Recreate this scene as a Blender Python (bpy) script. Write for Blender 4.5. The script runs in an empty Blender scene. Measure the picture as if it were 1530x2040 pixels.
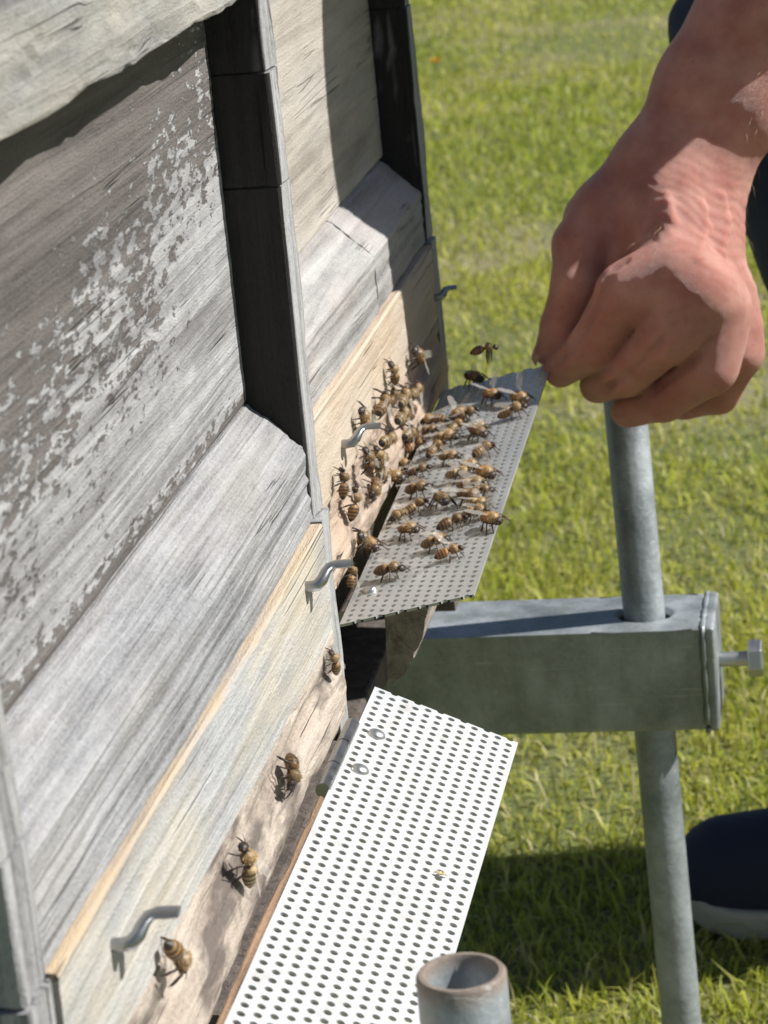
import bpy, math, random
import numpy as np
from mathutils import Matrix, Vector
random.seed(7); rng = np.random.default_rng(7)
SC = bpy.context.scene
COL = SC.collection

# ------------------------------------------------------------------ camera
CAM_POS = (0.20843, -0.96490, 1.00000)
cam_d = bpy.data.cameras.new('camera'); cam = bpy.data.objects.new('camera', cam_d); COL.objects.link(cam)
cr, cu, cf = Vector((0.98270, 0.16003, -0.09322)), Vector((0.04044, 0.30580, 0.95124)), Vector((-0.18074, 0.93855, -0.29404))
M = Matrix.Identity(4)
for i in range(3):
    M[i][0] = cr[i]; M[i][1] = cu[i]; M[i][2] = -cf[i]; M[i][3] = CAM_POS[i]
cam.matrix_world = M
cam_d.sensor_fit = 'VERTICAL'; cam_d.sensor_height = 36; cam_d.sensor_width = 27
cam_d.lens = 97.06; cam_d.clip_start = .02; cam_d.clip_end = 2000
cam_d.dof.use_dof = True; cam_d.dof.focus_distance = 1.05; cam_d.dof.aperture_fstop = 34
SC.camera = cam
# ------------------------------------------------------------------ light
AZ, EL = math.radians(11.5), math.radians(44)      # azimuth from +x toward +y
SUN = Vector((math.cos(EL)*math.cos(AZ), math.cos(EL)*math.sin(AZ), math.sin(EL)))
W = bpy.data.worlds.new('World'); SC.world = W; W.use_nodes = True
wn = W.node_tree.nodes; wl = W.node_tree.links
bg = wn['Background']; sky = wn.new('ShaderNodeTexSky'); sky.sky_type = 'NISHITA'; sky.sun_disc = False
sky.sun_elevation = EL; sky.sun_rotation = math.pi/2 - AZ; sky.air_density = 1.0; sky.dust_density = .6
wl.new(sky.outputs[0], bg.inputs[0]); bg.inputs[1].default_value = .05
sd = bpy.data.lights.new('sun', 'SUN'); so = bpy.data.objects.new('sun', sd); COL.objects.link(so)
sd.energy = 5.0; sd.angle = math.radians(.53); sd.color = (1, .965, .915)
so.rotation_euler = (-SUN).to_track_quat('-Z', 'Y').to_euler(); so.location = (2, 1, 4)
SC.view_settings.view_transform = 'Standard'; SC.view_settings.look = 'None'
SC.view_settings.exposure = .4; SC.view_settings.gamma = 1
SC.render.resolution_x = 768; SC.render.resolution_y = 1024

GZ = .13           # lawn level

# ------------------------------------------------------------------ helpers
def mesh_obj(name, V, F, mat, parent=None, smooth=False, base=None, mats=None, midx=None):
    V = np.asarray(V, float)
    if base is not None: V = V - np.asarray(base)
    me = bpy.data.meshes.new(name); me.from_pydata(V.tolist(), [], F.tolist() if isinstance(F, np.ndarray) else [list(map(int, f)) for f in F])
    for m in (mats or [mat]): me.materials.append(m)
    if midx is not None: me.polygons.foreach_set('material_index', np.asarray(midx, np.int32))
    if smooth: me.polygons.foreach_set('use_smooth', [True]*len(me.polygons))
    me.update()
    o = bpy.data.objects.new(name, me); COL.objects.link(o)
    if parent: o.parent = parent
    return o
def tag(o, label=None, cat=None, group=None, kind=None):
    if label: o['label'] = label
    if cat: o['category'] = cat
    if group: o['group'] = group
    if kind: o['kind'] = kind
    return o
def empty(name, loc):
    o = bpy.data.objects.new(name, None); COL.objects.link(o); o.location = loc; o.empty_display_size = .02
    return o

def _h(ix, iy, iz, s):
    n = (ix*374761393 + iy*668265263 + iz*2147483647 + s*1274126177) & 0xffffffff
    n = ((n ^ (n >> 13))*1274126177) & 0xffffffff
    return ((n ^ (n >> 16)) & 0xffff)/32767.5 - 1
def vn(P, s=0):
    P = np.asarray(P, float); i = np.floor(P).astype(np.int64); f = P - i; f = f*f*(3-2*f); r = 0
    for a in (0, 1):
        for b in (0, 1):
            for c in (0, 1):
                w = (f[..., 0] if a else 1-f[..., 0])*(f[..., 1] if b else 1-f[..., 1])*(f[..., 2] if c else 1-f[..., 2])
                r = r + w*_h(i[..., 0]+a, i[..., 1]+b, i[..., 2]+c, s)
    return r

def subdiv(poly, step):
    out = []
    for k in range(len(poly)):
        a = np.array(poly[k]); b = np.array(poly[(k+1) % len(poly)]); L = np.linalg.norm(b-a)
        n = max(1, int(math.ceil(L/step)))
        # extra points close to the corners round them off
        ts = sorted(set([0.0]+[i/n for i in range(n)]+([.0012/L, 1-.0012/L] if L > .004 else [])))
        for t in ts: out.append(a+(b-a)*t)
    return np.array(out)
def sweep(name, poly, axis, a0, a1, mat, parent, step=.002, along=.007, ridge=.0003, chip=.0006, seed=1, edge=.0012, tilt0=0., tilt1=0.):
    """weathered timber: a closed profile swept along the grain, ridged and chipped"""
    P = subdiv(poly, step); n = len(P)
    nx = np.roll(P, -1, 0) - np.roll(P, 1, 0); nrm = np.stack([nx[:, 1], -nx[:, 0]], 1); nrm /= np.linalg.norm(nrm, axis=1)[:, None]+1e-12
    area = .5*np.sum(P[:, 0]*np.roll(P[:, 1], -1)-np.roll(P[:, 0], -1)*P[:, 1])
    if area < 0: nrm = -nrm
    # soften corners
    lap = (np.roll(P, -1, 0)+np.roll(P, 1, 0))/2 - P; P = P + lap*.9*np.minimum(1, edge/(np.linalg.norm(lap, axis=1)[:, None]*2+1e-9))
    m = max(2, int(round((a1-a0)/along))); A = np.linspace(a0, a1, m+1)
    V = np.zeros((m+1, n, 3)); ai = {'y': 1, 'z': 2, 'x': 0}[axis]; oi = [k for k in range(3) if k != ai]
    V[..., ai] = A[:, None]; V[..., oi[0]] = P[None, :, 0]; V[..., oi[1]] = P[None, :, 1]
    Q = V.copy(); Q[..., ai] *= 4; Q[..., oi[0]] *= 420; Q[..., oi[1]] *= 420
    d = ridge*vn(Q, seed)
    Q = V.copy()*70; Q[..., ai] *= .5; d += chip*.6*vn(Q, seed+5)
    Q = V.copy()*330; Q[..., ai] *= .3; d -= chip*np.clip(vn(Q, seed+9)-.25, 0, 1)
    # warp the whole stick a little
    w = np.zeros_like(V); w[..., oi[0]] = .0006*np.sin(A*17+seed)[:, None]; w[..., oi[1]] = .0005*np.sin(A*13+seed*2)[:, None]
    V[..., oi[0]] += d*nrm[None, :, 0]; V[..., oi[1]] += d*nrm[None, :, 1]; V += w
    V = V.reshape(-1, 3); F = []
    for i in range(m):
        for k in range(n):
            F.append((i*n+k, i*n+(k+1) % n, (i+1)*n+(k+1) % n, (i+1)*n+k))
    F.append(list(range(n))[::-1]); F.append([m*n+k for k in range(n)])
    if (area > 0) == (axis == 'y'): F = [f[::-1] for f in F]
    return mesh_obj(name, V, F, mat, parent)
def box(name, x0, x1, y0, y1, z0, z1, axis, mat, parent, **k):
    r = {'x': (x0, x1), 'y': (y0, y1), 'z': (z0, z1)}; o = [c for c in 'xyz' if c != axis]
    a, b = r[o[0]], r[o[1]]
    return sweep(name, [(a[0], b[0]), (a[1], b[0]), (a[1], b[1]), (a[0], b[1])], axis, r[axis][0], r[axis][1], mat, parent, **k)
def tube_geo(pts, rad, n=8, flat=None, cap=True, v0=0):
    """tube along pts; rad scalar list; flat: list of (ra, rb)"""
    pts = np.asarray(pts, float); m = len(pts); V = []; F = []
    T = np.gradient(pts, axis=0); T /= np.linalg.norm(T, axis=1)[:, None]
    up = np.array([0, 0, 1.]) if abs(T[0][2]) < .9 else np.array([1., 0, 0])
    for i in range(m):
        s = np.cross(T[i], up); s /= np.linalg.norm(s)+1e-12; u = np.cross(s, T[i])
        ra, rb = flat[i] if flat else (rad[i], rad[i])
        for k in range(n):
            a = 2*math.pi*k/n; V.append(pts[i]+s*ra*math.cos(a)+u*rb*math.sin(a))
        up = u
    for i in range(m-1):
        for k in range(n):
            F.append((v0+i*n+k, v0+i*n+(k+1) % n, v0+(i+1)*n+(k+1) % n, v0+(i+1)*n+k))
    if cap:
        F.append([v0+k for k in range(n)][::-1]); F.append([v0+(m-1)*n+k for k in range(n)])
    return V, F
def lathe(name, prof, mat, parent, n=32, loc=(0, 0, 0), smooth=True, axis='z'):
    V = []; F = []
    for r, z in prof:
        for k in range(n):
            a = 2*math.pi*k/n; p = (r*math.cos(a), r*math.sin(a), z)
            if axis == 'x': p = (z, p[0], p[1])
            V.append((p[0]+loc[0], p[1]+loc[1], p[2]+loc[2]))
    for i in range(len(prof)-1):
        for k in range(n): F.append((i*n+k, i*n+(k+1) % n, (i+1)*n+(k+1) % n, (i+1)*n+k))
    if prof[0][0] > 1e-5: F.append(list(range(n))[::-1])
    if prof[-1][0] > 1e-5: F.append([(len(prof)-1)*n+k for k in range(n)])
    o = mesh_obj(name, V, F, mat, parent)
    if smooth:
        o.data.polygons.foreach_set('use_smooth', [True]*len(o.data.polygons))
        o.data.set_sharp_from_angle(angle=math.radians(40))
    return o

# distance fields -> one continuous skin (surface nets)
def seg(P, a, b, r0, r1):
    a = np.asarray(a, np.float32); b = np.asarray(b, np.float32); ba = b-a; L = float(ba@ba)+1e-12
    t = np.clip(((P-a)@ba)/L, 0, 1); q = P-a-t[..., None]*ba
    return np.sqrt((q*q).sum(-1)) - (r0+(r1-r0)*t)
def smin(a, b, k):
    h = np.clip(.5+.5*(b-a)/k, 0, 1); return b+(a-b)*h-k*h*(1-h)
def chain_sd(P, ch, k):
    d = None
    for (a, ra), (b, rb) in zip(ch[:-1], ch[1:]):
        s = seg(P, a, b, ra, rb); d = s if d is None else smin(d, s, k)
    return d
def nets(fn, lo, hi, h):
    lo = np.array(lo); n = np.ceil((np.array(hi)-lo)/h).astype(int)+1
    ax = [lo[i]+h*np.arange(n[i]) for i in range(3)]
    f = np.empty(n, np.float32)
    for i in range(n[0]):     # slab by slab keeps memory small
        g = np.stack(np.meshgrid(ax[1], ax[2], indexing='ij'), -1)
        P = np.concatenate([np.full(g.shape[:2]+(1,), ax[0][i]), g], -1).astype(np.float32)
        f[i] = fn(P)
    s = f < 0
    cs = np.zeros(np.array(n)-1, np.int8); acc = np.zeros(tuple(np.array(n)-1)+(3,)); cnt = np.zeros(np.array(n)-1)
    c8 = [(a, b, c) for a in (0, 1) for b in (0, 1) for c in (0, 1)]
    def sl(c): return tuple(slice(c[i], n[i]-1+c[i]) for i in range(3))
    for c in c8:
        for axi in range(3):
            if c[axi]: continue
            c2 = list(c); c2[axi] = 1; A = f[sl(c)]; B = f[sl(c2)]; m = (A < 0) != (B < 0)
            t = np.where(m, A/(A-B+1e-20), 0)
            for k in range(3):
                acc[..., k] += np.where(m, (c[k] + (t if k == axi else 0)), 0)
            cnt += m
    act = cnt > 0; idx = -np.ones(act.shape, np.int64); idx[act] = np.arange(act.sum())
    ijk = np.argwhere(act); V = lo + h*(ijk + acc[act]/cnt[act][:, None])
    F = []
    for axi in range(3):
        o = [k for k in range(3) if k != axi]
        A = [slice(None)]*3; B = [slice(None)]*3; A[axi] = slice(0, n[axi]-1); B[axi] = slice(1, n[axi])
        m = s[tuple(A)] != s[tuple(B)]
        e = np.argwhere(m); e = e[(e[:, o[0]] > 0) & (e[:, o[1]] > 0) & (e[:, o[0]] < n[o[0]]-1) & (e[:, o[1]] < n[o[1]]-1)]
        inside = s[tuple(A)][tuple(e.T)]
        q = []
        for du, dv in ((0, 0), (-1, 0), (-1, -1), (0, -1)):
            c = e.copy(); c[:, o[0]] += du; c[:, o[1]] += dv; q.append(idx[tuple(c.T)])
        q = np.stack(q, 1); fl = inside if axi != 1 else ~inside
        q[~fl] = q[~fl][:, ::-1]; F.append(q)
    return V, np.concatenate(F)

# ------------------------------------------------------------------ materials
class NT:
    def __init__(s, name):
        s.m = bpy.data.materials.new(name); s.m.use_nodes = True; s.t = s.m.node_tree; s.b = s.t.nodes['Principled BSDF']
        s.out = s.t.nodes['Material Output']
    def n(s, ty, ins=None, **kw):
        x = s.t.nodes.new(ty)
        for k, v in kw.items(): setattr(x, k, v)
        for k, v in (ins or {}).items(): s.put(x.inputs[k], v)
        return x
    def put(s, sock, v):
        if isinstance(v, bpy.types.NodeSocket): s.t.links.new(v, sock)
        elif isinstance(v, bpy.types.Node): s.t.links.new(v.outputs[0], sock)
        else: sock.default_value = v
    def coord(s, scale=(1, 1, 1), rot=(0, 0, 0), loc=(0, 0, 0)):
        c = s.n('ShaderNodeTexCoord'); return s.n('ShaderNodeMapping', {'Vector': c.outputs['Object'], 'Scale': scale, 'Rotation': rot, 'Location': loc}).outputs[0]
    def noise(s, vec, scale=1, detail=4, rough=.55, dist=0):
        return s.n('ShaderNodeTexNoise', {'Vector': vec, 'Scale': scale, 'Detail': detail, 'Roughness': rough, 'Distortion': dist}).outputs[0]
    def ramp(s, fac, stops, interp='LINEAR'):
        r = s.n('ShaderNodeValToRGB', {'Fac': fac}); e = r.color_ramp.elements; r.color_ramp.interpolation = interp
        while len(e) < len(stops): e.new(.5)
        for k, (p, c) in enumerate(stops):
            e[k].position = p; e[k].color = (c, c, c, 1) if not isinstance(c, tuple) else tuple(c[:3])+(1,)
        return r.outputs[0]
    def mix(s, fac, a, b, mode='MIX'):
        x = s.n('ShaderNodeMix', data_type='RGBA', blend_type=mode)
        s.put(x.inputs[0], fac); 
        for k, v in ((6, a), (7, b)): s.put(x.inputs[k], v if not isinstance(v, tuple) else tuple(v[:3])+(1,))
        return x.outputs[2]
    def math(s, op, a, b=0., c=None):
        x = s.n('ShaderNodeMath', operation=op); s.put(x.inputs[0], a); s.put(x.inputs[1], b)
        if c is not None: s.put(x.inputs[2], c)
        return x.outputs[0]
    def bump(s, h, strength=.5, dist=.001, nrm=None):
        b = s.n('ShaderNodeBump', {'Height': h, 'Strength': strength, 'Distance': dist})
        if nrm is not None: s.put(b.inputs['Normal'], nrm)
        return b.outputs[0]
    def sep(s, vec): return s.n('ShaderNodeSeparateXYZ', {0: vec}).outputs

def sc(axis, along, across):
    return tuple(along if c == axis else across for c in 'xyz')
def wood(name, axis, light, dark, tint=None, tintamt=.4, flakes=None, rot=(0, 0, 0), crack=.5, edge=None, contrast=(.33, .67), ridge=300., bumps=.9, reveal=False, tr=(.42, .66), ts=(7, 26)):
    t = NT(name)
    g = t.noise(t.coord(sc(axis, 5, ridge), rot), 1, 4, .6, .6)          # grain streaks
    g2 = t.noise(t.coord(sc(axis, 14, 75), rot, (3, 1, 2)), 1, 5, .6, .4)   # broad streaks
    mott = t.noise(t.coord((38, 38, 38)), 1, 5, .6)
    fine = t.noise(t.coord(sc(axis, 500, 1300)), 1, 3, .7)
    xg = t.noise(t.coord(sc(axis, 260, 260), rot, (2, 6, 3)), 1, 3, .65)      # short fissures across the grain
    f = t.math('ADD', t.math('MULTIPLY', g, .60), t.math('ADD', t.math('MULTIPLY', g2, .28), t.math('MULTIPLY', mott, .12)))
    f = t.math('ADD', f, t.math('ADD', t.math('MULTIPLY', t.math('SUBTRACT', fine, .5), .35), t.math('MULTIPLY', t.math('SUBTRACT', xg, .5), .10)))
    col = t.ramp(f, [(contrast[0], dark), ((contrast[0]+contrast[1])/2, tuple(.5*(a+b) for a, b in zip(light, dark))), (contrast[1], light)])
    if tint:
        tm = t.ramp(t.noise(t.coord(sc(axis, *ts), rot, (5, 2, 7)), 1, 4, .6), [(tr[0], 0.), (tr[1], 1.)])
        col = t.mix(t.math('MULTIPLY', tm, tintamt), col, tint, 'MIX')
    # checks: thin dark splits that follow the grain
    ck = t.ramp(t.noise(t.coord(sc(axis, 2.2, 130), rot, (1, 9, 4)), 1, 2, .5, .3), [(.485, 0.), (.5, 1.), (.515, 0.)])
    ckm = t.ramp(t.noise(t.coord(sc(axis, 10, 30), rot, (8, 3, 1)), 1, 2), [(.56, 0.), (.66, 1.)])
    ck = t.math('MULTIPLY', ck, ckm)
    col = t.mix(t.math('MULTIPLY', ck, crack), col, (.05, .045, .042))
    h = t.math('ADD', t.math('ADD', t.math('MULTIPLY', g, .8), t.math('MULTIPLY', xg, .12)), t.math('ADD', t.math('MULTIPLY', fine, .35), t.math('MULTIPLY', ck, -.9)))
    if flakes:                       # patches of pale weathered fibre over the brown board
        (by, bz, bias) = flakes
        x, y, z = t.sep(t.coord())
        q = t.noise(t.coord((240, 95, 300), (0, 0, 0)), 1, 6, .68, .3)
        q2 = t.noise(t.coord((18, 16, 26), (0, 0, 0), (4, 4, 4)), 1, 3, .5)
        dens = t.math('ADD', t.math('MULTIPLY', y, by), t.math('ADD', t.math('MULTIPLY', z, bz), bias))
        fm = t.math('ADD', t.math('ADD', q, t.math('MULTIPLY', t.math('SUBTRACT', q2, .5), .35)), dens)
        seam = t.n('ShaderNodeMapRange', {0: t.math('ADD', z, t.math('MULTIPLY', t.math('SUBTRACT', q, .5), .022)), 1: .1365, 2: .1415, 3: 1., 4: 0.}).outputs[0]
        fm = t.math('SUBTRACT', fm, t.math('MULTIPLY', seam, .45))
        fm = t.ramp(fm, [(.6, 0.), (.622, .95), (1., 1.)])
        fcol = t.mix(t.noise(t.coord((90, 90, 90)), 1, 4), (.27, .27, .275), (.56, .56, .565))
        fcol = t.mix(t.ramp(t.math('ADD', t.math('MULTIPLY', g, .85), t.math('MULTIPLY', xg, .15)), [(.36, .85), (.58, 0.)]), fcol, (.17, .165, .168))
        col = t.mix(fm, col, fcol); h = t.math('ADD', h, t.math('MULTIPLY', fm, .9))
    if edge:                         # raw timber left along the upper arris
        z0, z1, ecol = edge; x, y, z = t.sep(t.coord())
        zz = t.math('ADD', z, t.math('MULTIPLY', t.math('SUBTRACT', mott, .5), .004))
        em = t.n('ShaderNodeMapRange', {0: zz, 1: z0, 2: z1, 3: 0., 4: 1.}).outputs[0]
        col = t.mix(t.math('MULTIPLY', em, .85), col, ecol)
    if reveal:                       # the inner reveal of the frame is coloured much darker than its front
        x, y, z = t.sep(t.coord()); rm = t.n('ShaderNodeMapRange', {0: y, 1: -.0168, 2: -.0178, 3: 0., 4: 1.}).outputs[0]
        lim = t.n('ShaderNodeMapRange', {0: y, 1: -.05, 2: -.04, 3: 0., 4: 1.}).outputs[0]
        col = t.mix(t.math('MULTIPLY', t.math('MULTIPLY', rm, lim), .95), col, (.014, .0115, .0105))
    t.put(t.b.inputs['Base Color'], col); t.b.inputs['Roughness'].default_value = .82; t.b.inputs['Specular IOR Level'].default_value = .25
    t.put(t.b.inputs['Normal'], t.bump(h, bumps, .0020))
    return t.m
GL, GD = (.56, .55, .54), (.16, .152, .148)
m_rail = wood('weathered_grey_rail', 'y', (.45, .455, .47), (.12, .12, .124), ridge=420, bumps=1., tint=(.58, .53, .45), tintamt=.2)
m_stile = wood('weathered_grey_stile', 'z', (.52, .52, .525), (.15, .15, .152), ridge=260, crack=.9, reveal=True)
m_toprail = wood('lichened_grey_rail', 'y', (.42, .418, .41), (.11, .11, .112), tint=(.48, .42, .31), tintamt=.35, ridge=160)
m_panel = wood('brown_panel_with_pale_flakes', 'y', (.20, .182, .172), (.075, .066, .062), flakes=(.75, -3.3, .94), rot=(math.radians(-3), 0, 0), ridge=220)
m_board = wood('pale_entrance_board', 'y', (.55, .555, .56), (.24, .24, .245), tint=(.58, .50, .36), tintamt=.7, edge=(.0838, .0872, (.52, .38, .23)), ridge=180, crack=.3)
m_sill = wood('raw_sill_with_grey_stains', 'y', (.62, .54, .46), (.29, .235, .195), tint=(.15, .125, .108), tintamt=1., ridge=90, crack=1., tr=(.47, .60), ts=(17, 60))
m_far_sill = wood('raw_pinkish_sill', 'y', (.60, .47, .36), (.34, .25, .19), tint=(.30, .25, .21), tintamt=.7, ridge=90, crack=1., ts=(14, 50))
m_far_board = wood('raw_cream_board', 'y', (.62, .51, .39), (.42, .335, .25), tint=(.55, .52, .47), tintamt=.5, ridge=130, crack=.3)
m_far_panel = wood('cream_grey_panel', 'y', (.54, .495, .43), (.27, .24, .21), tint=(.50, .48, .45), tintamt=.5, ridge=110, crack=.4)
m_far_rail = wood('grey_rail_with_tear_out', 'y', (.52, .51, .50), (.18, .175, .175), tint=(.52, .45, .41), tintamt=.4, ridge=130)
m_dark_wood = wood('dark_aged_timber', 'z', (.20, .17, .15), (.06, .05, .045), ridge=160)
m_bracket = wood('pinkish_grey_batten', 'y', (.42, .36, .33), (.15, .125, .115), ridge=160)
m_ply = wood('orange_plywood_edge', 'y', (.40, .26, .17), (.15, .095, .06), ridge=400)
m_box = wood('brown_hive_side', 'x', (.25, .2, .16), (.10, .08, .065), ridge=120)

def galv(name, base=(.46, .495, .52), dark=(.19, .215, .225), metal=.5, rust=None):
    t = NT(name)
    a = t.noise(t.coord((28, 28, 28)), 1, 5, .6); b = t.n('ShaderNodeTexVoronoi', {'Vector': t.coord((90, 90, 90))}, feature='F1').outputs['Color']
    f = t.math('ADD', t.math('MULTIPLY', a, .92), t.math('MULTIPLY', b, .08))
    col = t.ramp(f, [(.3, dark), (.68, base)])
    st = t.ramp(t.noise(t.coord((60, 60, 9)), 1, 4, .6), [(.5, 0.), (.75, .7)])
    col = t.mix(st, col, (.21, .24, .215))
    if rust:
        z0, z1 = rust; x, y, z = t.sep(t.coord()); zz = t.math('ADD', z, t.math('MULTIPLY', t.math('SUBTRACT', a, .5), .006))
        em = t.n('ShaderNodeMapRange', {0: zz, 1: z0, 2: z1, 3: 0., 4: 1.}).outputs[0]
        col = t.mix(em, col, t.mix(t.noise(t.coord((300, 300, 300))), (.15, .115, .09), (.33, .275, .23)))
        t.put(t.b.inputs['Metallic'], t.math('MULTIPLY', t.math('SUBTRACT', 1., em), metal))
    else: t.b.inputs['Metallic'].default_value = metal
    t.put(t.b.inputs['Base Color'], col)
    t.put(t.b.inputs['Roughness'], t.ramp(a, [(.3, .42), (.7, .62)]))
    t.put(t.b.inputs['Normal'], t.bump(t.math('ADD', t.noise(t.coord((260, 260, 260)), 1, 4), t.noise(t.coord((40, 40, 40), (0, 0, 0), (2, 2, 2)), 1, 3)), .4, .001))
    scr = t.ramp(t.noise(t.coord((35, 300, 620), (.3, .5, 0)), 1, 2, .5, .2), [(.66, 0.), (.70, .35)]); t.put(t.b.inputs['Base Color'], t.mix(scr, col, (.62, .64, .64)))
    return t.m
m_galv = galv('galvanised_steel'); m_galv_pipe = galv('galvanised_pipe', rust=(.530, .5352))
def metal(name, col, rough, met=1., scratch=.0):
    t = NT(name); a = t.noise(t.coord((140, 140, 140)), 1, 4)
    t.put(t.b.inputs['Base Color'], t.mix(a, tuple(c*.75 for c in col), col)); t.b.inputs['Metallic'].default_value = met
    t.put(t.b.inputs['Roughness'], t.ramp(a, [(.3, rough*.8), (.7, rough*1.2)])); return t.m
m_hook = metal('bright_zinc_hook', (.42, .43, .44), .3, .95)
m_bolt = metal('zinc_bolt', (.60, .61, .60), .36, .9)
m_plate = None
def platem(name, base, met):
    t = NT(name); a = t.noise(t.coord((22, 22, 22)), 1, 5, .6); d = t.ramp(t.noise(t.coord((70, 45, 70)), 1, 6, .75), [(.56, 0.), (.74, .55)])
    col = t.mix(a, tuple(c*.86 for c in base), base); col = t.mix(d, col, (.42, .38, .28))
    t.put(t.b.inputs['Base Color'], col); t.b.inputs['Metallic'].default_value = met
    t.put(t.b.inputs['Roughness'], t.ramp(a, [(.3, .34), (.7, .48)])); return t.m
m_plate = platem('perforated_aluminium', (.70, .715, .73), .3); m_plate2 = platem('dull_perforated_aluminium', (.62, .635, .645), .62)

# ------------------------------------------------------------------ ground
def groundm():
    t = NT('lawn_soil_and_thatch')
    a = t.noise(t.coord((2.2, 2.2, 2.2)), 1, 4); b = t.noise(t.coord((60, 60, 60)), 1, 5, .7)
    g = t.mix(b, (.05, .075, .014), (.20, .25, .05)); s = t.mix(b, (.20, .165, .09), (.50, .43, .27))
    t.put(t.b.inputs['Base Color'], t.mix(t.ramp(a, [(.45, .12), (.7, .8)]), g, s)); t.b.inputs['Roughness'].default_value = .95
    t.put(t.b.inputs['Normal'], t.bump(b, .8, .02)); return t.m
S_ = 400.
n = 60; gx = np.sign(np.linspace(-1, 1, n))*np.abs(np.linspace(-1, 1, n))**4*S_
GVx, GVy = np.meshgrid(gx, gx, indexing='ij'); 
GV = np.stack([GVx, GVy+2, np.full_like(GVx, GZ)], -1).reshape(-1, 3)
GF = [(i*n+j, (i+1)*n+j, (i+1)*n+j+1, i*n+j+1) for i in range(n-1) for j in range(n-1)]
tag(mesh_obj('lawn_ground', GV, GF, groundm()), kind='structure')
def grassm():
    t = NT('grass_blades'); at = t.n('ShaderNodeVertexColor', layer_name='tint')
    t.put(t.b.inputs['Base Color'], at.outputs[0]); t.b.inputs['Roughness'].default_value = .5
    t.b.inputs['Specular IOR Level'].default_value = .45
    tr = t.n('ShaderNodeBsdfTranslucent', {0: t.mix(.5, at.outputs[0], (.58, .64, .08))}); mx = t.n('ShaderNodeMixShader', {0: .45})
    t.put(mx.inputs[1], t.b.outputs[0]); t.put(mx.inputs[2], tr.outputs[0]); t.put(t.out.inputs[0], mx.outputs[0]); return t.m
def build_grass():
    pts = []
    for y0, y1, dens in ((.45, 1.6, 60000), (1.6, 3.0, 30000), (3.0, 5.0, 14000), (5.0, 9.0, 7000)):
        xl, xr = -.25-.20*y1, .45+.06*y1; k = int(dens*(y1-y0)*(xr-xl))
        p = np.stack([rng.uniform(xl, xr, k), rng.uniform(y0, y1, k)], 1); pts.append(p)
    p = np.concatenate(pts)
    patch = vn(np.stack([p[:, 0]*2.2, p[:, 1]*2.2, p[:, 0]*0], 1), 21)*.6+vn(np.stack([p[:, 0]*7, p[:, 1]*7, p[:, 0]*0], 1), 22)*.4
    bare = (patch > .34) & (rng.random(len(p)) < .5); p = p[~bare]; patch = patch[~bare]; k = len(p)
    hgt = rng.uniform(.010, .025, k)*(1-.3*patch)*np.where(rng.random(k) < .12, 1.8, 1.); wid = rng.uniform(.0006, .0014, k)*(1+.22*p[:, 1]); ang = rng.uniform(0, 2*math.pi, k)
    lean = rng.uniform(.1, 1.15, k); la = rng.uniform(0, 2*math.pi, k)
    s = np.stack([np.cos(ang), np.sin(ang), 0*ang], 1)*wid[:, None]; l = np.stack([np.cos(la), np.sin(la), 0*la], 1)
    base = np.stack([p[:, 0], p[:, 1], np.full(k, GZ-.006)], 1); up = np.array([0, 0, 1.])
    mid = base+up*(hgt*.6)[:, None]+l*(hgt*lean*.35)[:, None]; tip = base+up*(hgt*(1.05-.35*lean))[:, None]+l*(hgt*lean*1.0)[:, None]
    V = np.stack([base-s, base+s, mid+s*.8, mid-s*.8, tip], 1).reshape(-1, 3)
    me = bpy.data.meshes.new('grass'); b5 = np.arange(k)*5
    L = np.stack([b5, b5+1, b5+2, b5+3, b5+3, b5+2, b5+4], 1).ravel()
    me.vertices.add(len(V)); me.vertices.foreach_set('co', V.ravel()); me.loops.add(len(L)); me.loops.foreach_set('vertex_index', L.astype(np.int32))
    me.polygons.add(2*k); st = np.stack([np.arange(k)*7, np.arange(k)*7+4], 1).ravel(); me.polygons.foreach_set('loop_start', st.astype(np.int32))
    me.update(); me.validate()
    g = np.array([.25, .33, .045])[None]*rng.uniform(.35, 1.6, k)[:, None]; y_ = np.array([.58, .55, .11])[None]*rng.uniform(.7, 1.25, k)[:, None]
    st_ = np.array([.60, .52, .27])[None]*rng.uniform(.6, 1.2, k)[:, None]
    mixv = np.clip(.45+.65*patch+rng.normal(.04, .22, k), 0, 1)[:, None]; c = g*(1-mixv)+y_*mixv
    dry = (rng.random(k) < np.clip(.10+.34*patch, .04, .6))[:, None]; c = np.where(dry, st_, c)
    ca = me.color_attributes.new('tint', 'FLOAT_COLOR', 'POINT')
    cc = np.ones((k, 5, 4)); cc[..., :3] = c[:, None, :]; ca.data.foreach_set('color', cc.ravel())
    me.materials.append(grassm()); o = bpy.data.objects.new('grass', me); COL.objects.link(o)
    tag(o, 'short mown lawn grass with yellowish dry patches', 'grass', kind='stuff')
build_grass()

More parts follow.
